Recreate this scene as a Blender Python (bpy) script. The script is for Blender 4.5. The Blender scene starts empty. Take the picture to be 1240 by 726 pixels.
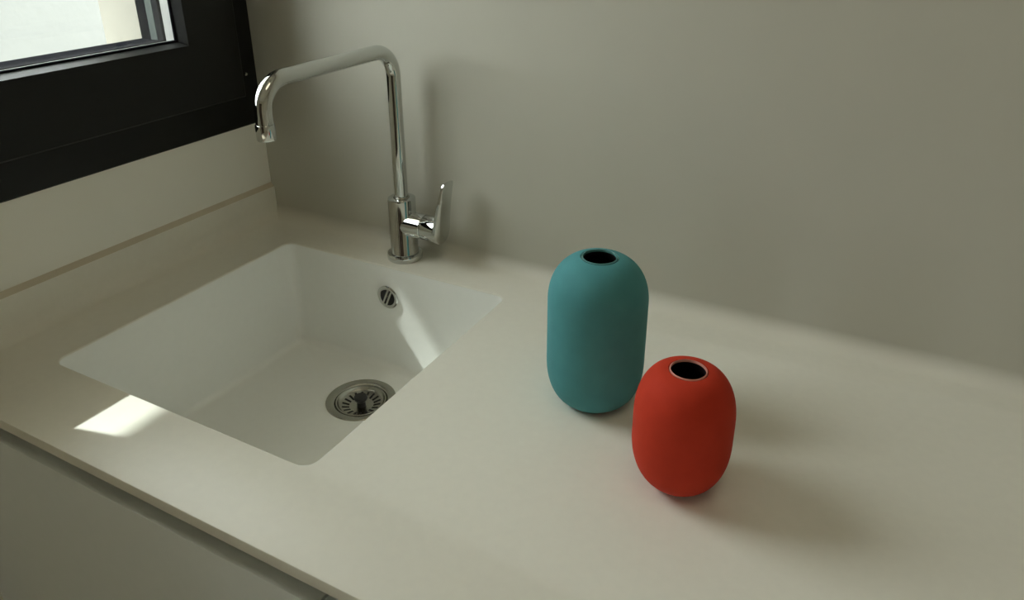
import bpy, bmesh, math, random
from mathutils import Vector, Matrix

# ------------------------------------------------------------------ camera, sky, sun, exposure
SC = bpy.context.scene
COL = SC.collection
SC.view_settings.view_transform = 'Standard'
SC.view_settings.look = 'None'
SC.view_settings.gamma = 1.0
SC.view_settings.use_curve_mapping = False
SC.view_settings.exposure = 0.0

cam = bpy.data.cameras.new('camera')
cam_ob = bpy.data.objects.new('camera', cam)
COL.objects.link(cam_ob)
cam.sensor_fit = 'HORIZONTAL'
cam.sensor_width = 36.0
cam.lens = 36.0 * 920.9 / 1240.0
cam.shift_y = -(363.0 - 284.9) / 1240.0
cam.clip_start = 0.02
cam_ob.location = (1.0328, -0.9698, 0.5422)
cam_ob.rotation_euler = (1.1590, 0.0039, 0.4954)
SC.camera = cam_ob

SKY = 8.4          # radiance of the hazy sky
SUN = 5.3
world = bpy.data.worlds.new('world')
SC.world = world
world.use_nodes = True
bg = world.node_tree.nodes['Background']
bg.inputs['Color'].default_value = (0.985, 1.0, 0.985, 1)
bg.inputs['Strength'].default_value = SKY

sun = bpy.data.lights.new('sun', 'SUN')
sun.energy = SUN
sun.angle = 0.0093
sun.color = (0.97, 1.0, 0.96)
sun_ob = bpy.data.objects.new('sun', sun)
COL.objects.link(sun_ob)
SUN_DIR = Vector((1.0, 0.254, -1.48)).normalized()
sun_ob.rotation_euler = SUN_DIR.to_track_quat('-Z', 'Y').to_euler()
sun_ob.location = (-2, -1, 3)


def portal(loc, rot, sx, sy):
    l = bpy.data.lights.new('window_portal', 'AREA')
    l.shape = 'RECTANGLE'
    l.size = sx
    l.size_y = sy
    l.cycles.is_portal = True
    o = bpy.data.objects.new('window_portal', l)
    COL.objects.link(o)
    o.location = loc
    o.rotation_euler = rot


# ------------------------------------------------------------------ dimensions (metres, worktop surface at z = 0)
ROOM_X, ROOM_Y = 3.8, -3.3
FLOOR, CEIL = -0.90, 1.62
WALL_OUT = -0.185
YF = -0.62                       # worktop front edge
SLAB = 0.0145
CX0, CX1, SY0, SY1 = 0.109, 0.542, -0.5154, -0.0858      # sink cut-out
SINK_D = 0.197
SINK_X = (CX0 + CX1) / 2
FR_Y0, FR_Y1, FR_Z0, FR_Z1 = -0.812, -0.002, 0.183, 1.30   # window frame
SA_Y0, SA_Y1, SA_Z0, SA_Z1 = -0.778, -0.061, 0.243, 1.25   # window sash
D2_Y0, D2_Y1, D2_Z0, D2_Z1 = -2.95, -1.95, -0.86, 1.25       # added balcony door, unseen, letting in fill light along the same wall
WIN_X = -0.007                  # face of the wall panel under the window


# ------------------------------------------------------------------ materials
def mat(name, col, rough=0.5, metal=0.0, spec=0.5, noise=0.0, nscale=40.0, bump=0.0, bscale=300.0, coat=0.0):
    m = bpy.data.materials.new(name)
    m.use_nodes = True
    nt = m.node_tree
    b = nt.nodes['Principled BSDF']
    b.inputs['Roughness'].default_value = rough
    b.inputs['Metallic'].default_value = metal
    b.inputs['Specular IOR Level'].default_value = spec
    b.inputs['Coat Weight'].default_value = coat
    tc = nt.nodes.new('ShaderNodeTexCoord')
    if noise > 0:
        n = nt.nodes.new('ShaderNodeTexNoise')
        n.inputs['Scale'].default_value = nscale
        n.inputs['Detail'].default_value = 4
        nt.links.new(tc.outputs['Object'], n.inputs['Vector'])
        r = nt.nodes.new('ShaderNodeValToRGB')
        r.color_ramp.elements[0].position = 0.3
        r.color_ramp.elements[1].position = 0.7
        r.color_ramp.elements[0].color = tuple(c * (1 - noise) for c in col) + (1,)
        r.color_ramp.elements[1].color = tuple(min(1, c * (1 + noise)) for c in col) + (1,)
        nt.links.new(n.outputs['Fac'], r.inputs['Fac'])
        nt.links.new(r.outputs['Color'], b.inputs['Base Color'])
    else:
        b.inputs['Base Color'].default_value = (*col, 1)
    if bump > 0:
        n2 = nt.nodes.new('ShaderNodeTexNoise')
        n2.inputs['Scale'].default_value = bscale
        n2.inputs['Detail'].default_value = 3
        nt.links.new(tc.outputs['Object'], n2.inputs['Vector'])
        bp = nt.nodes.new('ShaderNodeBump')
        bp.inputs['Strength'].default_value = bump
        bp.inputs['Distance'].default_value = 0.002
        nt.links.new(n2.outputs['Fac'], bp.inputs['Height'])
        nt.links.new(bp.outputs['Normal'], b.inputs['Normal'])
    return m


M = {}
M['solid'] = mat('white_solid_surface', (0.865, 0.845, 0.755), 0.43, noise=0.012, nscale=90)
M['basin'] = mat('white_basin_acrylic', (0.945, 0.95, 0.91), 0.45, noise=0.008, nscale=90)
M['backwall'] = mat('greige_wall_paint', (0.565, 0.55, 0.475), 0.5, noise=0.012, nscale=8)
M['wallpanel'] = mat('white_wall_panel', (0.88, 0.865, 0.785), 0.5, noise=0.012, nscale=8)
M['paint'] = mat('room_paint', (0.82, 0.765, 0.63), 0.8, noise=0.01, nscale=5)
M['ceil'] = mat('ceiling_paint', (0.87, 0.84, 0.74), 0.9)
M['groove'] = mat('joint_filler', (0.64, 0.575, 0.45), 0.7)
M['door'] = mat('grey_white_lacquer', (0.87, 0.92, 0.92), 0.36, noise=0.008, nscale=60)
M['carcass'] = mat('cabinet_board', (0.55, 0.53, 0.47), 0.6)
M['channel'] = mat('brushed_channel', (0.50, 0.48, 0.42), 0.4, metal=0.3)
M['frame'] = mat('black_window_aluminium', (0.0065, 0.0070, 0.0065), 0.45, spec=0.3, bump=0.05, bscale=1500)
M['gasket'] = mat('black_rubber', (0.010, 0.010, 0.013), 0.8, spec=0.0)
M['spacer'] = mat('pale_spacer_bar', (0.36, 0.36, 0.35), 0.5)
M['lipgrey'] = mat('grey_outer_bead', (0.10, 0.115, 0.11), 0.8, spec=0.0)
M['chrome'] = mat('polished_chrome', (0.62, 0.635, 0.62), 0.045, metal=1.0)
M['steel'] = mat('brushed_stainless', (0.42, 0.415, 0.37), 0.27, metal=1.0, bump=0.03, bscale=900)
M['black'] = mat('black_plastic', (0.012, 0.012, 0.013), 0.35)
M['dark'] = mat('dark_void', (0.006, 0.006, 0.006), 0.8)
M['teal'] = mat('matt_teal_ceramic', (0.092, 0.312, 0.335), 0.7, spec=0.12, noise=0.03, nscale=60, bump=0.10, bscale=1400)
M['tealrim'] = mat('teal_rim', (0.07, 0.22, 0.22), 0.3)
M['red'] = mat('matt_red_ceramic', (0.56, 0.046, 0.021), 0.7, spec=0.12, noise=0.03, nscale=60, bump=0.10, bscale=1400)
M['redrim'] = mat('pale_red_rim', (0.70, 0.30, 0.24), 0.5)
M['inside'] = mat('dark_vase_inside', (0.006, 0.003, 0.004), 0.5)  # near-black inner surface shared by both vases
M['floor'] = mat('oak_floor', (0.60, 0.52, 0.41), 0.5, noise=0.12, nscale=6)
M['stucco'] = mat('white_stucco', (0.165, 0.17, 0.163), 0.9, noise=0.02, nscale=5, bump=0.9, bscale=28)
M['reveal'] = mat('cream_render', (0.345, 0.33, 0.285), 0.9, noise=0.05, nscale=11, bump=0.2, bscale=90)
M['paving'] = mat('pale_paving', (0.62, 0.60, 0.55), 0.9, noise=0.05, nscale=4)


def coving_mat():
    """Cove with a shading ramp in its colour, worktop white darkening up to wall greige."""
    m = mat('cove_shade_ramp', (0.8, 0.8, 0.8), 0.42)
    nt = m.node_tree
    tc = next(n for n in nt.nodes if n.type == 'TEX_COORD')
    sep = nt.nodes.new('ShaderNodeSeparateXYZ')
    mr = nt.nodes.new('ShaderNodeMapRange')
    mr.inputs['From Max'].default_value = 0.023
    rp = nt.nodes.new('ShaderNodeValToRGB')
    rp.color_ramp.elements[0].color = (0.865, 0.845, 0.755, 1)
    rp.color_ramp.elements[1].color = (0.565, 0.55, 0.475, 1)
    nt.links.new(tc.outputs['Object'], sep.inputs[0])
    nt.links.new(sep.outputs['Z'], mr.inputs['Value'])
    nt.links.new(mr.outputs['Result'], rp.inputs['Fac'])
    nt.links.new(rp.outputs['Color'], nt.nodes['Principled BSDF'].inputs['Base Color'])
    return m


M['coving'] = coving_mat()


def glass_mat():
    m = bpy.data.materials.new('clear_window_glass')
    m.use_nodes = True
    nt = m.node_tree
    nt.nodes.clear()
    o = nt.nodes.new('ShaderNodeOutputMaterial')
    mx = nt.nodes.new('ShaderNodeMixShader')
    t = nt.nodes.new('ShaderNodeBsdfTransparent')
    t.inputs['Color'].default_value = (0.97, 0.985, 0.98, 1)
    g = nt.nodes.new('ShaderNodeBsdfGlossy')
    g.inputs['Roughness'].default_value = 0.02
    lw = nt.nodes.new('ShaderNodeLayerWeight')               # Schlick reflectance, the same on both faces
    lw.inputs['Blend'].default_value = 0.5
    pw = nt.nodes.new('ShaderNodeMath')
    pw.operation = 'POWER'
    pw.inputs[1].default_value = 5.0
    ma = nt.nodes.new('ShaderNodeMath')
    ma.operation = 'MULTIPLY_ADD'
    ma.inputs[1].default_value = 0.96
    ma.inputs[2].default_value = 0.03
    nt.links.new(lw.outputs['Facing'], pw.inputs[0])
    nt.links.new(pw.outputs[0], ma.inputs[0])
    nt.links.new(ma.outputs[0], mx.inputs['Fac'])
    nt.links.new(t.outputs[0], mx.inputs[1])
    nt.links.new(g.outputs[0], mx.inputs[2])
    nt.links.new(mx.outputs[0], o.inputs['Surface'])
    return m


M['glass'] = glass_mat()


# ------------------------------------------------------------------ helpers
def link(name, bm, m, parent=None, smooth=None, loc=None):
    bmesh.ops.recalc_face_normals(bm, faces=bm.faces)
    me = bpy.data.meshes.new(name)
    bm.to_mesh(me)
    bm.free()
    if smooth:
        me.shade_smooth()
        me.set_sharp_from_angle(angle=math.radians(smooth))
    me.materials.append(M[m])
    o = bpy.data.objects.new(name, me)
    COL.objects.link(o)
    if parent:
        o.parent = parent
        o.matrix_parent_inverse = Matrix.Translation(-parent.location)
    return o


def empty(name, loc=(0, 0, 0)):
    o = bpy.data.objects.new(name, None)
    COL.objects.link(o)
    o.location = loc
    o.empty_display_size = 0.05
    return o


def tag(o, label, cat, group=None):
    o['label'] = label
    o['category'] = cat
    if group:
        o['group'] = group
    return o


def structure(o, label=None):
    o['kind'] = 'structure'
    if label:
        o['label'] = label
    return o


def add_box(bm, x0, x1, y0, y1, z0, z1, bev=0.0, seg=2):
    t = bmesh.new()
    r = bmesh.ops.create_cube(t, size=1.0)
    for v in r['verts']:
        v.co = Vector((x0 + (v.co.x + .5) * (x1 - x0), y0 + (v.co.y + .5) * (y1 - y0), z0 + (v.co.z + .5) * (z1 - z0)))
    if bev > 0:
        bmesh.ops.bevel(t, geom=list(t.edges), offset=bev, segments=seg, profile=0.5, affect='EDGES')
    merge(bm, t)


def merge(bm, t):
    me = bpy.data.meshes.new('tmp')
    t.to_mesh(me)
    t.free()
    bm.from_mesh(me)
    bpy.data.meshes.remove(me)


def box(name, m, parent, *a, bev=0.0, smooth=None):
    bm = bmesh.new()
    add_box(bm, *a, bev=bev)
    return link(name, bm, m, parent, smooth or (40 if bev else None))


def lathe(bm, prof, n=48, mtx=None, close=False):
    """Revolve (r, z) points about z; r = 0 makes a pole."""
    rings = []
    for r, z in prof:
        if r < 1e-7:
            rings.append([bm.verts.new((0, 0, z))])
        else:
            rings.append([bm.verts.new((r * math.cos(2 * math.pi * k / n), r * math.sin(2 * math.pi * k / n), z)) for k in range(n)])
    pairs = list(zip(rings, rings[1:]))
    if close:
        pairs.append((rings[-1], rings[0]))
    for a, b in pairs:
        for k in range(n):
            j = (k + 1) % n
            if len(a) == 1 and len(b) == 1:
                continue
            if len(a) == 1:
                bm.faces.new((a[0], b[k], b[j]))
            elif len(b) == 1:
                bm.faces.new((a[k], a[j], b[0]))
            else:
                bm.faces.new((a[k], a[j], b[j], b[k]))
    if mtx is not None:
        vs = [v for rg in rings for v in rg]
        bmesh.ops.transform(bm, matrix=mtx, verts=vs)


def tube(bm, path, rad, n=28, cap=True):
    """Round tube along a polyline lying in a plane of constant x."""
    rings = []
    P = [Vector(q) for q in path]
    for i, q in enumerate(P):
        t = (P[min(i + 1, len(P) - 1)] - P[max(i - 1, 0)]).normalized()
        u = Vector((1, 0, 0))
        w = t.cross(u).normalized()
        rr = rad[i] if isinstance(rad, (list, tuple)) else rad
        rings.append([bm.verts.new(q + rr * (math.cos(2 * math.pi * k / n) * u + math.sin(2 * math.pi * k / n) * w)) for k in range(n)])
    for a, b in zip(rings, rings[1:]):
        for k in range(n):
            j = (k + 1) % n
            bm.faces.new((a[k], a[j], b[j], b[k]))
    if cap:
        bm.faces.new(rings[0])
        bm.faces.new(rings[-1])


def ring_yz(bm, y0, y1, z0, z1, section, sides=(1, 1, 1, 1)):
    """Mitred rectangular ring in the yz plane. section: closed list of (x, inward offset); sides: offset factor for bottom, +y, top, -y."""
    cs = [(y0, z0, 3, 0), (y1, z0, 1, 0), (y1, z1, 1, 2), (y0, z1, 3, 2)]
    loops = []
    for y, z, a, b in cs:
        sy = 1 if y == y0 else -1
        sz = 1 if z == z0 else -1
        loops.append([bm.verts.new((x, y + sy * o * sides[a], z + sz * o * sides[b])) for x, o in section])
    n = len(section)
    for i in range(4):
        a, b = loops[i], loops[(i + 1) % 4]
        for k in range(n):
            j = (k + 1) % n
            bm.faces.new((a[k], a[j], b[j], b[k]))


def rrect(x0, x1, y0, y1, r, n=8):
    pts = []
    for cx, cy, a0 in ((x1 - r, y1 - r, 0), (x0 + r, y1 - r, 90), (x0 + r, y0 + r, 180), (x1 - r, y0 + r, 270)):
        for k in range(n + 1):
            a = math.radians(a0 + 90 * k / n)
            pts.append((cx + r * math.cos(a), cy + r * math.sin(a)))
    return pts


def loft(bm, loops):
    L = [[bm.verts.new(q) for q in lp] for lp in loops]
    n = len(L[0])
    for a, b in zip(L, L[1:]):
        for k in range(n):
            j = (k + 1) % n
            bm.faces.new((a[k], a[j], b[j], b[k]))
    return L


# ------------------------------------------------------------------ room shell
structure(box('floor', 'floor', None, 0.0, ROOM_X, ROOM_Y, 0.0, FLOOR - 0.10, FLOOR))
structure(box('ceiling', 'ceil', None, -0.0, ROOM_X, ROOM_Y, 0.0, CEIL, CEIL + 0.12))
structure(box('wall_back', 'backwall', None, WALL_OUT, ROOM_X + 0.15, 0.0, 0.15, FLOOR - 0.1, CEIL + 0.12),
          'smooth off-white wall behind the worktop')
structure(box('wall_right', 'paint', None, ROOM_X, ROOM_X + 0.15, ROOM_Y - 0.15, 0.0, FLOOR - 0.1, CEIL + 0.12))


def pierced_yz(bm, x0, x1, y0, y1, z0, z1, holes):
    """Wall slab in the yz plane with rectangular holes, listed from -y to +y."""
    y = y0
    for hy0, hy1, hz0, hz1 in holes:
        add_box(bm, x0, x1, y, hy0, z0, z1)
        add_box(bm, x0, x1, hy0, hy1, z0, hz0)
        add_box(bm, x0, x1, hy0, hy1, hz1, z1)
        y = hy1
    add_box(bm, x0, x1, y, y1, z0, z1)


# left wall: outer masonry leaf, in cream render, with the interior panel over it
JOINT0 = 0.0625
bm = bmesh.new()
pierced_yz(bm, -0.090, -0.014, ROOM_Y - 0.15, 0.0, FLOOR - 0.1, 2.45,
           [(D2_Y0 + .03, D2_Y1 - .03, D2_Z0 + .03, D2_Z1 - .03), (FR_Y0 + 0.03, FR_Y1 - 0.046, FR_Z0 + 0.03, FR_Z1 - 0.03)])
pierced_yz(bm, WALL_OUT, -0.090, ROOM_Y - 0.15, 0.0, FLOOR - 0.1, 2.45,
           [(D2_Y0 + .03, D2_Y1 - .03, D2_Z0 + .03, D2_Z1 - .03), (FR_Y0 + 0.03, -0.150, FR_Z0 + 0.09, FR_Z1 - 0.03)])
wl = structure(link('wall_left', bm, 'reveal'), 'thick outer wall pierced by the black window')
bm = bmesh.new()
pierced_yz(bm, -0.014, WIN_X, ROOM_Y, 0.0, FLOOR, CEIL,
           [(D2_Y0, D2_Y1, D2_Z0, D2_Z1), (FR_Y0, FR_Y1, FR_Z0, FR_Z1)])
wp = link('wall_panel', bm, 'wallpanel', wl)
bm = bmesh.new()                                             # sealant fillet closing the step above the upstand
loft(bm, [[(x, y, z) for x, z in ((-0.0005, JOINT0 - 0.0045), (WIN_X - 0.001, JOINT0 + 0.0040), (WIN_X - 0.001, JOINT0 - 0.006), (-0.0005, JOINT0 - 0.006))] for y in (YF, 0.0)])
jo = link('joint', bm, 'groove', wl)

structure(box('wall_front', 'paint', None, 0.0, ROOM_X, ROOM_Y - 0.15, ROOM_Y, FLOOR - 0.1, CEIL + 0.12))

M['walnut'] = mat('dark_walnut', (0.055, 0.034, 0.022), 0.45, noise=0.2, nscale=9)
d1 = structure(empty('added_door_1', (0.75, ROOM_Y, FLOOR)), 'added dark walnut double door facing the worktop, out of view, for chrome reflections')  # unseen double door added to give the chrome something dark to reflect
for dx0, dx1 in ((0.25, 1.10), (1.106, 1.95)):
    lf = box('door_leaf', 'walnut', d1, dx0, dx1, ROOM_Y, ROOM_Y + 0.045, FLOOR + 0.005, 1.25, bev=0.003)
    hx = dx1 - 0.07 if dx0 < 1 else dx0 + 0.07
    box('handle', 'steel', lf, hx - 0.012, hx + 0.012, ROOM_Y + 0.045, ROOM_Y + 0.085, 0.05, 0.30, bev=0.006)

# ------------------------------------------------------------------ window over the worktop
def make_window(name, label, fr, sa):
    w = structure(empty(name, (0.0, (fr[0] + fr[1]) / 2, fr[2])), label)
    bm = bmesh.new()
    ring_yz(bm, *fr, [(-0.005, 0.0), (-0.003, 0.002), (-0.003, 0.064), (-0.014, 0.066), (-0.014, 0.077), (-0.085, 0.077), (-0.085, 0.0)], (1, .85, .9, .6))
    link('frame', bm, 'frame', w)
    bm = bmesh.new()
    ring_yz(bm, *sa, [(-0.010, 0.0), (0.027, 0.0), (0.030, 0.003), (0.030, 0.100), (0.012, 0.1055), (0.012, 0.092), (-0.020, 0.092),
                      (-0.020, 0.100), (-0.068, 0.100), (-0.068, 0.03), (-0.010, 0.03)])
    sash = link('sash', bm, 'frame', w)
    for nm, m, sec in (('gasket', 'gasket', [(0.0125, 0.1045), (0.0125, 0.1075), (0.0095, 0.1085), (0.0095, 0.1045)]),
                       ('spacer_bar', 'spacer', [(0.0055, 0.092), (0.0055, 0.1045), (-0.0135, 0.1045), (-0.0135, 0.092)]),
                       ('outer_lip', 'gasket', [(-0.020, 0.096), (-0.020, 0.105), (-0.070, 0.105), (-0.070, 0.096)]),
                       ('outer_bead', 'lipgrey', [(-0.032, 0.103), (-0.032, 0.1058), (-0.047, 0.1058), (-0.047, 0.103)])):
        bm = bmesh.new()
        ring_yz(bm, *sa, sec, (.985 if nm == 'outer_bead' else 1, 1, 1, 1))
        link(nm, bm, m, sash)
    for x0, x1 in ((0.0055, 0.0095), (-0.0175, -0.0135)):
        box('pane', 'glass', sash, x0, x1, sa[0] + .095, sa[1] - .095, sa[2] + .095, sa[3] - .095)
    portal((-0.090, (sa[0] + sa[1]) / 2, (sa[2] + sa[3]) / 2), (0, -math.pi / 2, 0), sa[3] - sa[2], sa[1] - sa[0])
    return w


win = make_window('window_1', 'black aluminium window with double glazing above the sink worktop', (FR_Y0, FR_Y1, FR_Z0, FR_Z1), (SA_Y0, SA_Y1, SA_Z0, SA_Z1))
make_window('added_balcony_door', 'added tall black balcony door along the window wall, out of view, for fill light', (D2_Y0, D2_Y1, D2_Z0, D2_Z1), (D2_Y0 + .03, D2_Y1 - .04, D2_Z0 + .05, D2_Z1 - .05))
# little keeper screws at the hinge side of the frame
bm = bmesh.new()
lathe(bm, [(0, 0.0015), (0.0022, 0.0012), (0.003, 0.0)], 14, Matrix.Translation((-0.003, FR_Y1 - 0.024, 0.272)) @ Matrix.Rotation(math.pi / 2, 4, 'Y'))
link('screw', bm, 'steel', win, 40)

# ------------------------------------------------------------------ outside the window
structure(box('terrace_ground', 'paving', None, -6.0, WALL_OUT, -6.0, 5.0, FLOOR - 0.25, FLOOR - 0.15))
t = tag(box('boundary_wall', 'stucco', None, -2.15, -2.0, -6.0, 5.0, FLOOR - 0.16, 0.62),
        'white stucco boundary wall seen through the window glass', 'wall')
structure(box('added_overhang', 'paint', None, -1.17, WALL_OUT + 0.01, -1.45, 0.35, 2.205, 2.40))  # unseen overhang added to shape the sun patch on the worktop

# ------------------------------------------------------------------ added fill lamp, out of view on the ceiling above the worktop
FILL_LAMP = 1.75
m = bpy.data.materials.new('lit_opal_diffuser')
m.use_nodes = True
m.node_tree.nodes['Principled BSDF'].inputs['Base Color'].default_value = (0.8, 0.8, 0.78, 1)
m.node_tree.nodes['Principled BSDF'].inputs['Emission Color'].default_value = (1.0, 0.86, 0.62, 1)
m.node_tree.nodes['Principled BSDF'].inputs['Emission Strength'].default_value = FILL_LAMP
M['opal'] = m
LX, LY = 1.15, -0.75
lamp = tag(empty('ceiling_fill_lamp', (LX, LY, CEIL)), 'added flat round white fill lamp, out of view, with a warm glowing opal diffuser', 'lamp')
bm = bmesh.new()
lathe(bm, [(0.0, 0.0), (0.33, 0.0), (0.33, -0.045), (0.322, -0.05), (0.315, -0.045), (0.315, -0.01), (0.0, -0.01)], 48, Matrix.Translation((LX, LY, CEIL)))
link('housing', bm, 'ceil', lamp, 40)
bm = bmesh.new()
lathe(bm, [(0.0, -0.056), (0.20, -0.055), (0.29, -0.050), (0.316, -0.040), (0.316, -0.03), (0.0, -0.03)], 48, Matrix.Translation((LX, LY, CEIL)))
link('diffuser', bm, 'opal', lamp, 40)

# ------------------------------------------------------------------ worktop
WX1 = 2.46
top = tag(empty('worktop', (WX1 / 2, YF / 2, -SLAB)), 'long white solid-surface kitchen worktop around the sink, under both vases', 'worktop')
bm = bmesh.new()
HR = 0.016
b = 0.0022


def offs(d):
    return rrect(CX0 - d, CX1 + d, SY0 - d, SY1 + d, HR + d)


hole = [[(x, y, -SLAB) for x, y in offs(0)], [(x, y, -b) for x, y in offs(0)]]
for k in (1, 2, 3):
    a = math.radians(30 * k)
    hole.append([(x, y, -b + b * math.sin(a)) for x, y in offs(b * (1 - math.cos(a)))])
L = loft(bm, hole)
inner_top = L[-1]
inner_bot = L[0]
eb = 0.002
oc = [(0.0, YF + eb), (WX1, YF + eb), (WX1, 0.0), (0.0, 0.0)]
otop = [bm.verts.new((x, y, 0)) for x, y in oc]
obot = [bm.verts.new((x, y, -SLAB)) for x, y in ((0.0, YF + eb * .5), (WX1, YF + eb * .5), (WX1, 0.0), (0.0, 0.0))]
for vs_o, vs_i in ((otop, inner_top), (obot, inner_bot)):
    es = []
    for vs in (vs_o, vs_i):
        for i in range(len(vs)):
            e = bm.edges.get((vs[i], vs[(i + 1) % len(vs)])) or bm.edges.new((vs[i], vs[(i + 1) % len(vs)]))
            es.append(e)
    bmesh.ops.triangle_fill(bm, edges=es, use_beauty=True)
# front edge with eased arris, back and sides
prev = (otop[0], otop[1])
for yy, zz in ((YF + eb * .3, -eb * .3), (YF, -eb), (YF, -SLAB + eb * .5)):
    cur = (bm.verts.new((0.0, yy, zz)), bm.verts.new((WX1, yy, zz)))
    bm.faces.new((prev[0], prev[1], cur[1], cur[0]))
    prev = cur
bm.faces.new((prev[0], prev[1], obot[1], obot[0]))
bm.faces.new((otop[2], otop[3], obot[3], obot[2]))
slab = link('slab', bm, 'solid', top, 35)
slab.data.materials.append(M['basin'])                       # the cut-out's sides belong to the bonded basin
for pg in slab.data.polygons:
    if abs(pg.normal.z) < 0.2 and CX0 - .01 < pg.center.x < CX1 + .01 and SY0 - .01 < pg.center.y < SY1 + .01:
        pg.material_index = 1

# coved upstands
CR = 0.023


def cove_profile(r, top_h, back):
    """(distance from the wall, height) points of a coved fillet."""
    pts = [(r * 1.02, -0.001), (r, 0.0)]
    for k in range(1, 11):
        a = math.radians(90 * k / 10)
        pts.append((r - r * math.sin(a), r - r * math.cos(a)))
    if top_h > r:
        pts.append((0.0, top_h - 0.001))
        pts.append((-0.001, top_h))
    pts.append((back, top_h if top_h > r else r))
    pts.append((back, -0.001))
    return pts


bm = bmesh.new()
pr = cove_profile(0.022, JOINT0 - 0.0042, -0.012)
loft(bm, [[(d, y, h) for d, h in pr] for y in (YF + 0.002, 0.0)])
bmesh.ops.holes_fill(bm, edges=list(bm.edges))
structure(link('trim_1', bm, 'solid', None, 35), 'coved white upstand along the foot of the window wall')
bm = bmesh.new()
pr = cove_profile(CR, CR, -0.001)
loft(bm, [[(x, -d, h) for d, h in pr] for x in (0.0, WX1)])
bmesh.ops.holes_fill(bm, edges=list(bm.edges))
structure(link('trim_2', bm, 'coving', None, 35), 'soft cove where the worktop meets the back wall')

# ------------------------------------------------------------------ sink
sink = tag(empty('sink', (SINK_X, (SY0 + SY1) / 2, -SINK_D - 0.012)), 'square white undermounted sink basin below the chrome tap', 'sink')
DR_X, DR_Y = SINK_X, -0.184
DRAIN_R = 0.050
bm = bmesh.new()
loops = []
fr = 0.012
z0 = -SLAB


def bo(d, z):
    r = max(HR - d, 0.004) if d > 0 else HR - d
    return [(x, y, z) for x, y in rrect(CX0 + d, CX1 - d, SY0 + d, SY1 - d, r)]


loops.append(bo(-0.012, -SINK_D - 0.012))
loops.append(bo(-0.012, z0))
loops.append(bo(0.0, z0))
loops.append(bo(0.0005, -SINK_D + fr))
for k in range(1, 7):
    a = math.radians(90 * k / 6)
    loops.append(bo(0.0005 + fr * (1 - math.cos(a)), -SINK_D + fr - fr * math.sin(a)))
L = loft(bm, loops)
ND = 40
dr = [bm.verts.new((DR_X + DRAIN_R * math.cos(2 * math.pi * k / ND), DR_Y + DRAIN_R * math.sin(2 * math.pi * k / ND), -SINK_D)) for k in range(ND)]
dr2 = [bm.verts.new((v.co.x, v.co.y, -SINK_D - 0.012)) for v in dr]
for outer, ring in ((L[-1], dr), (L[0], dr2)):
    es = []
    for vs in (outer, ring):
        for i in range(len(vs)):
            es.append(bm.edges.get((vs[i], vs[(i + 1) % len(vs)])) or bm.edges.new((vs[i], vs[(i + 1) % len(vs)])))
    bmesh.ops.triangle_fill(bm, edges=es, use_beauty=True)
for k in range(ND):
    j = (k + 1) % ND
    bm.faces.new((dr[k], dr[j], dr2[j], dr2[k]))
link('basin', bm, 'basin', sink, 30)

# drain: flange ring, well and tail pipe
T = Matrix.Translation((DR_X, DR_Y, -SINK_D))
bm = bmesh.new()
lathe(bm, [(0.0565, 0.0), (0.0565, 0.0008), (0.0555, 0.0016), (0.050, 0.0014), (0.0445, 0.0006), (0.0425, -0.0010), (0.0418, -0.004), (0.0415, -0.030),
           (0.020, -0.036), (0.020, -0.09), (0.022, -0.09), (0.022, -0.038), (0.0440, -0.032), (0.0440, -0.003), (0.0480, 0.0)], 64, T, close=True)
dfl = link('drain_flange', bm, 'steel', sink, 40)
dfl['label'] = 'stainless steel drain ring in the sink floor'
bm = bmesh.new()
lathe(bm, [(0, -0.088), (0.0195, -0.088), (0.0195, -0.086), (0, -0.086)], 24, T)
link('waste_pipe_shade', bm, 'dark', dfl).name = 'waste_pipe'

# overflow rosette on the sink's rear wall
OX, OZ = 0.3185, -0.0565
TO = Matrix.Translation((OX, SY1 - 0.0004, OZ)) @ Matrix.Rotation(math.pi / 2, 4, 'X')
bm = bmesh.new()
lathe(bm, [(0.0205, 0.0), (0.0205, 0.0012), (0.0190, 0.0026), (0.0160, 0.0028), (0.0142, 0.0018), (0.0138, 0.0)], 48, TO, close=True)
ov = link('overflow_ring', bm, 'chrome', sink, 40)
ov['label'] = 'chrome overflow ring with diagonal bar'
bm = bmesh.new()
lathe(bm, [(0, 0.0002), (0.0142, 0.0002), (0.0142, 0.0006), (0, 0.0006)], 32, TO)
link('overflow_hole', bm, 'dark', ov)
bm = bmesh.new()
add_box(bm, -0.0052, -0.0014, -0.0142, 0.0142, 0.0006, 0.0024, bev=0.0005)
add_box(bm, 0.0014, 0.0052, -0.0142, 0.0142, 0.0006, 0.0024, bev=0.0005)
add_box(bm, -0.0030, 0.0030, -0.0025, 0.0025, 0.0006, 0.0018, bev=0.0004)
bmesh.ops.transform(bm, matrix=TO @ Matrix.Rotation(math.radians(-24), 4, 'Z'), verts=bm.verts)
link('overflow_bar', bm, 'chrome', ov)
bm = bmesh.new()
lathe(bm, [(0, 0.0032), (0.0014, 0.0030), (0.0018, 0.0018)], 16, TO)
link('overflow_screw', bm, 'black', ov)

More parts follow.
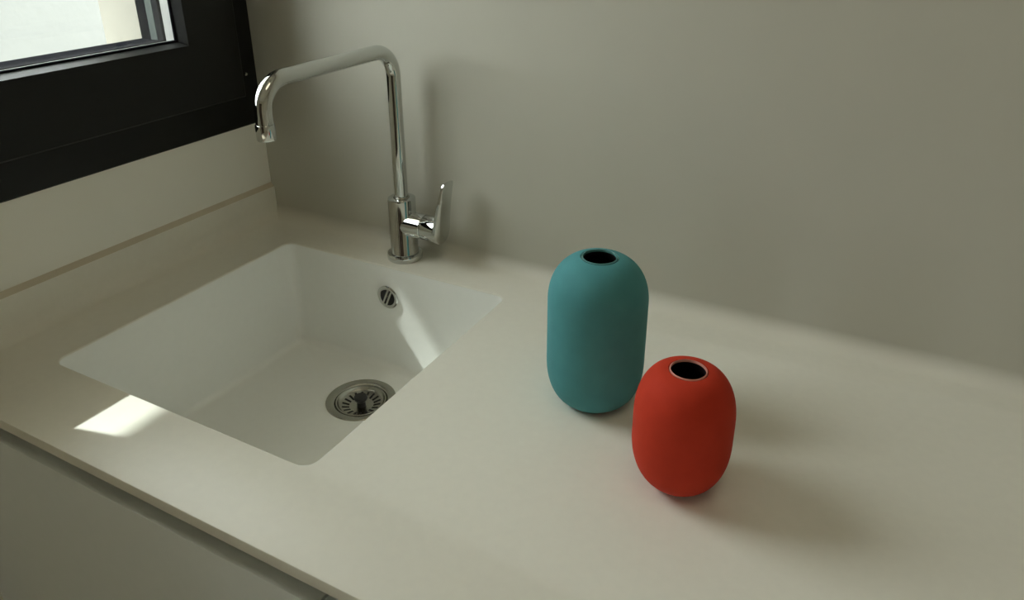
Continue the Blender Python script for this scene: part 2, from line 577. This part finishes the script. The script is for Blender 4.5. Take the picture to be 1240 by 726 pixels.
# removable strainer basket
st = tag(empty('sink_strainer', (DR_X, DR_Y, -SINK_D - 0.012)), 'round stainless strainer basket with black knob in the sink drain', 'strainer')
bm = bmesh.new()
lathe(bm, [(0.0412, -0.0012), (0.0405, -0.0003), (0.0385, -0.0008), (0.0365, -0.0040), (0.0345, -0.0060), (0.0330, -0.0064), (0.0200, -0.0100), (0.0100, -0.0110),
           (0.0, -0.0112), (0.0, -0.0120), (0.0200, -0.0110), (0.0350, -0.0072), (0.0400, -0.0030)], 64, T)
bs = link('basket', bm, 'steel', st, 40)
NS = 18
bm = bmesh.new()
add_box(bm, 0.0205, 0.0325, -0.0017, 0.0017, -0.0004, 0.0005, bev=0.0003, seg=1)
slot0 = link('slot', bm, 'dark', bs)
for k in range(NS):
    o = slot0 if k == 0 else slot0.copy()
    if k:
        COL.objects.link(o)
    slope = math.atan2(0.0036, 0.0130)
    o.matrix_local = T @ Matrix.Rotation(2 * math.pi * (k + .3) / NS, 4, 'Z') @ Matrix.Translation((0, 0, -0.0154)) @ Matrix.Rotation(-slope, 4, 'Y')
    o.parent = bs
    o.matrix_parent_inverse = Matrix.Identity(4)
bs_inv = bs.matrix_parent_inverse.copy()
bm = bmesh.new()
lathe(bm, [(0.0, -0.0115), (0.0075, -0.0115), (0.0070, -0.006), (0.0062, -0.004), (0.0075, -0.0005), (0.0108, 0.0015), (0.0115, 0.004), (0.0102, 0.0065), (0.0, 0.0070)], 32, T)
kn = link('knob', bm, 'black', st, 40)
kn['label'] = 'black plastic strainer knob'

# ------------------------------------------------------------------ tap
FX, FY = SINK_X, -0.041
tap = tag(empty('kitchen_tap', (FX, FY, 0.0)), 'tall chrome single-lever kitchen tap with squared swivel spout', 'tap')
TB = Matrix.Translation((FX, FY, 0.0))
bm = bmesh.new()
lathe(bm, [(0, -0.0002), (0.0285, -0.0002), (0.0295, 0.001), (0.0295, 0.0085), (0.0285, 0.0105), (0.0262, 0.0112), (0.0250, 0.0100), (0, 0.0100)], 64, TB)
link('base_ring', bm, 'chrome', tap, 40)
bm = bmesh.new()
lathe(bm, [(0, 0.009), (0.0232, 0.009), (0.0232, 0.0125), (0.0226, 0.0135), (0.0226, 0.104), (0.0222, 0.1062), (0.0205, 0.1072), (0.0132, 0.1072), (0.0124, 0.1060), (0.0124, 0.1040), (0, 0.1040)], 64, TB)
body = link('body', bm, 'chrome', tap, 40)
SP_Y, SP_H, SP_R, BR = -0.3075, 0.3435, 0.0110, 0.040
path = [(FX, FY, 0.100)]
path += [(FX, FY, 0.100 + (SP_H - BR - 0.100) * k / 4) for k in range(1, 5)]
for k in range(1, 13):
    a = math.radians(90 * k / 12)
    path.append((FX, FY - BR + BR * math.cos(a), SP_H - BR + BR * math.sin(a)))
BR2 = 0.038
path += [(FX, FY - BR + (SP_Y + BR2 - FY + BR) * k / 5, SP_H) for k in range(1, 6)]
for k in range(1, 13):
    a = math.radians(90 * k / 12)
    path.append((FX, SP_Y + BR2 - BR2 * math.sin(a), SP_H - BR2 + BR2 * math.cos(a)))
path.append((FX, SP_Y, 0.2925))
bm = bmesh.new()
tube(bm, path, SP_R, 40)
spout = link('spout', bm, 'chrome', tap, 40)
bm = bmesh.new()
lathe(bm, [(0.0128, 0.1035), (0.0128, 0.1080), (0.0118, 0.1092), (0.0105, 0.1092), (0.0105, 0.1035)], 40, TB, close=True)
link('collar', bm, 'steel', spout, 40)
bm = bmesh.new()
lathe(bm, [(0, 0.2945), (0.0106, 0.2945), (0.0106, 0.2925), (0.0120, 0.2920), (0.0122, 0.2900), (0.0122, 0.2735), (0.0115, 0.2722), (0.0098, 0.2722), (0.0096, 0.2745), (0, 0.2745)],
      40, Matrix.Translation((FX, SP_Y, 0)))
link('aerator', bm, 'chrome', spout, 40)
# side valve and lever
VZ = 0.0625
TV = Matrix.Translation((FX, FY, VZ)) @ Matrix.Rotation(math.pi / 2, 4, 'Y')
bm = bmesh.new()
lathe(bm, [(0, 0.0), (0.0208, 0.0), (0.0208, 0.0425), (0.0202, 0.0432), (0, 0.0432)], 56, TV)
link('valve_neck', bm, 'chrome', body, 40)
bm = bmesh.new()
lathe(bm, [(0, 0.0425), (0.0188, 0.0425), (0.0188, 0.0450), (0.0204, 0.0453), (0.0210, 0.0461), (0.0210, 0.0705), (0.0, 0.0705)], 56, TV)
handle = link('handle_cap', bm, 'chrome', tap, 40)
bm = bmesh.new()
outl = []
HB = 0.0225
for k in range(0, 13):                        # rounded bottom
    a = math.radians(180 + 180 * k / 12)
    outl.append((HB * math.cos(a), VZ + HB * math.sin(a) * 0.98))
tp, tw = 0.1475, 0.0150
for k in range(1, 6):
    s = k / 6
    outl.append((HB + (tw - HB) * s, VZ + (tp - 0.006 - VZ) * s))
outl += [(tw, tp - 0.005), (tw * .8, tp - 0.001), (0, tp), (-tw * .8, tp - 0.001), (-tw, tp - 0.005)]
for k in range(5, 0, -1):
    s = k / 6
    outl.append((-(HB + (tw - HB) * s), VZ + (tp - 0.006 - VZ) * s))


def lev(y, z, d):
    s = max(0.0, (z - VZ + .01) / (tp - VZ))
    return (FX + 0.0690 + 0.017 * s ** 1.25 + d * (1 - 0.45 * s), FY + y, z)


lo = [[lev(y * .93, VZ + (z - VZ) * .985, 0.0) for y, z in outl], [lev(y, z, 0.0012) for y, z in outl],
      [lev(y, z, 0.0068) for y, z in outl], [lev(y * .93, VZ + (z - VZ) * .985, 0.008) for y, z in outl]]
LL = loft(bm, lo)
bm.faces.new(LL[0])
bm.faces.new(LL[-1])
bmesh.ops.triangulate(bm, faces=[f for f in bm.faces if len(f.verts) > 4])
link('lever', bm, 'chrome', handle, 30)


# ------------------------------------------------------------------ vases
def vase(name, label, x, y, R, H, at, bt, ab, bb, hole_r, rim_r, m, rim_m, rim_label, n=2.2):
    root = tag(empty(name, (x, y, 0.0)), label, 'vase', 'capsule vases on the worktop')
    tm = Matrix.Translation((x, y, 0))
    prof = [(0, 0.0015), (R - ab - 0.004, 0.0015), (R - ab - 0.002, 0.0)]
    for k in range(0, 19):
        a = math.radians(90 * k / 18)
        prof.append((R - ab + ab * math.sin(a) ** (2 / n), bb - bb * max(math.cos(a), 0) ** (2 / n)))
    for k in range(0, 25):
        a = math.radians(90 * k / 24)
        r = R - at + at * max(math.cos(a), 0) ** (2 / n)
        z = H - bt + bt * math.sin(a) ** (2 / n)
        if r < rim_r + 0.0005:
            break
        prof.append((r, z))
    zt = prof[-1][1]
    prof.append((rim_r, zt + 0.0002))
    prof.append((rim_r - 0.0006, zt - 0.0012))
    bm = bmesh.new()
    lathe(bm, prof, 96, tm)
    link('body', bm, m, root, 45)
    bm = bmesh.new()
    lathe(bm, [(rim_r - 0.0007, zt - 0.0015), (rim_r - 0.0010, zt + 0.0004), (rim_r - 0.0020, zt + 0.0010), (hole_r + 0.0006, zt + 0.0010), (hole_r, zt + 0.0002),
               (hole_r, zt - 0.0016), (rim_r - 0.0009, zt - 0.0020)], 64, tm, close=True)
    rim = link('rim', bm, rim_m, root, 45)
    rim['label'] = rim_label
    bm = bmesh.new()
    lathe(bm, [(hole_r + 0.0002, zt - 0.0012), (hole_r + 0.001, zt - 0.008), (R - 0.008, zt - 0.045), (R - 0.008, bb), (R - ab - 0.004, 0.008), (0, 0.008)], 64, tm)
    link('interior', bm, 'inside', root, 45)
    return root


vase('tall_vase', 'tall matt teal capsule-shaped vase with a round mouth', 0.7557, -0.2560, 0.0568, 0.1848, 0.0449, 0.0543, 0.0306, 0.0549,
     0.0182, 0.0215, 'teal', 'tealrim', 'smooth teal lip around the mouth')
vase('short_vase', 'short matt coral red rounded vase with a pale-edged mouth', 0.8879, -0.3505, 0.0490, 0.1335, 0.0315, 0.0520, 0.0375, 0.0573,
     0.0167, 0.0190, 'red', 'redrim', 'pale pinkish lip around the mouth')

# ------------------------------------------------------------------ base cabinets under the worktop
DZ = -0.0385
cuts = [0.002, 0.640, 1.245, 1.850, WX1 - 0.004]
cab_labels = ['pale grey handleless base cabinet beneath the sink', 'pale grey handleless base cabinet right beside the sink cabinet',
              'pale grey handleless base cabinet third along from the window wall', 'pale grey handleless base cabinet at the worktop end']
for i in range(4):
    x0, x1 = cuts[i], cuts[i + 1]
    c = tag(empty('base_cabinet', ((x0 + x1) / 2, YF + 0.3, FLOOR)), cab_labels[i], 'cabinet', 'base cabinets under the worktop')
    bm = bmesh.new()
    zb, zt = FLOOR + 0.10, -SLAB
    add_box(bm, x0 + .0005, x0 + .018, YF + 0.05, -0.004, zb, zt)
    add_box(bm, x1 - .018, x1 - .0005, YF + 0.05, -0.004, zb, zt)
    add_box(bm, x0 + .018, x1 - .018, YF + 0.024, -0.004, zb, zb + .018)
    add_box(bm, x0 + .018, x1 - .018, -0.012, -0.004, zb + .018, zt)
    link('carcass', bm, 'carcass', c)
    d = box('door', 'door', c, x0 + 0.0013, x1 - 0.0013, YF, YF + 0.021, FLOOR + 0.10, DZ, bev=0.0010)
    bm = bmesh.new()                                         # recessed grip channel behind the door's top edge
    add_box(bm, x0 + .0005, x1 - .0005, YF + 0.046, YF + 0.050, DZ - 0.03, -SLAB)
    add_box(bm, x0 + .0005, x1 - .0005, YF + 0.0215, YF + 0.046, DZ - 0.03, DZ - 0.027)
    link('grip_channel', bm, 'channel', c)
    box('plinth', 'door', c, x0, x1, YF + 0.06, YF + 0.076, FLOOR, FLOOR + 0.102)
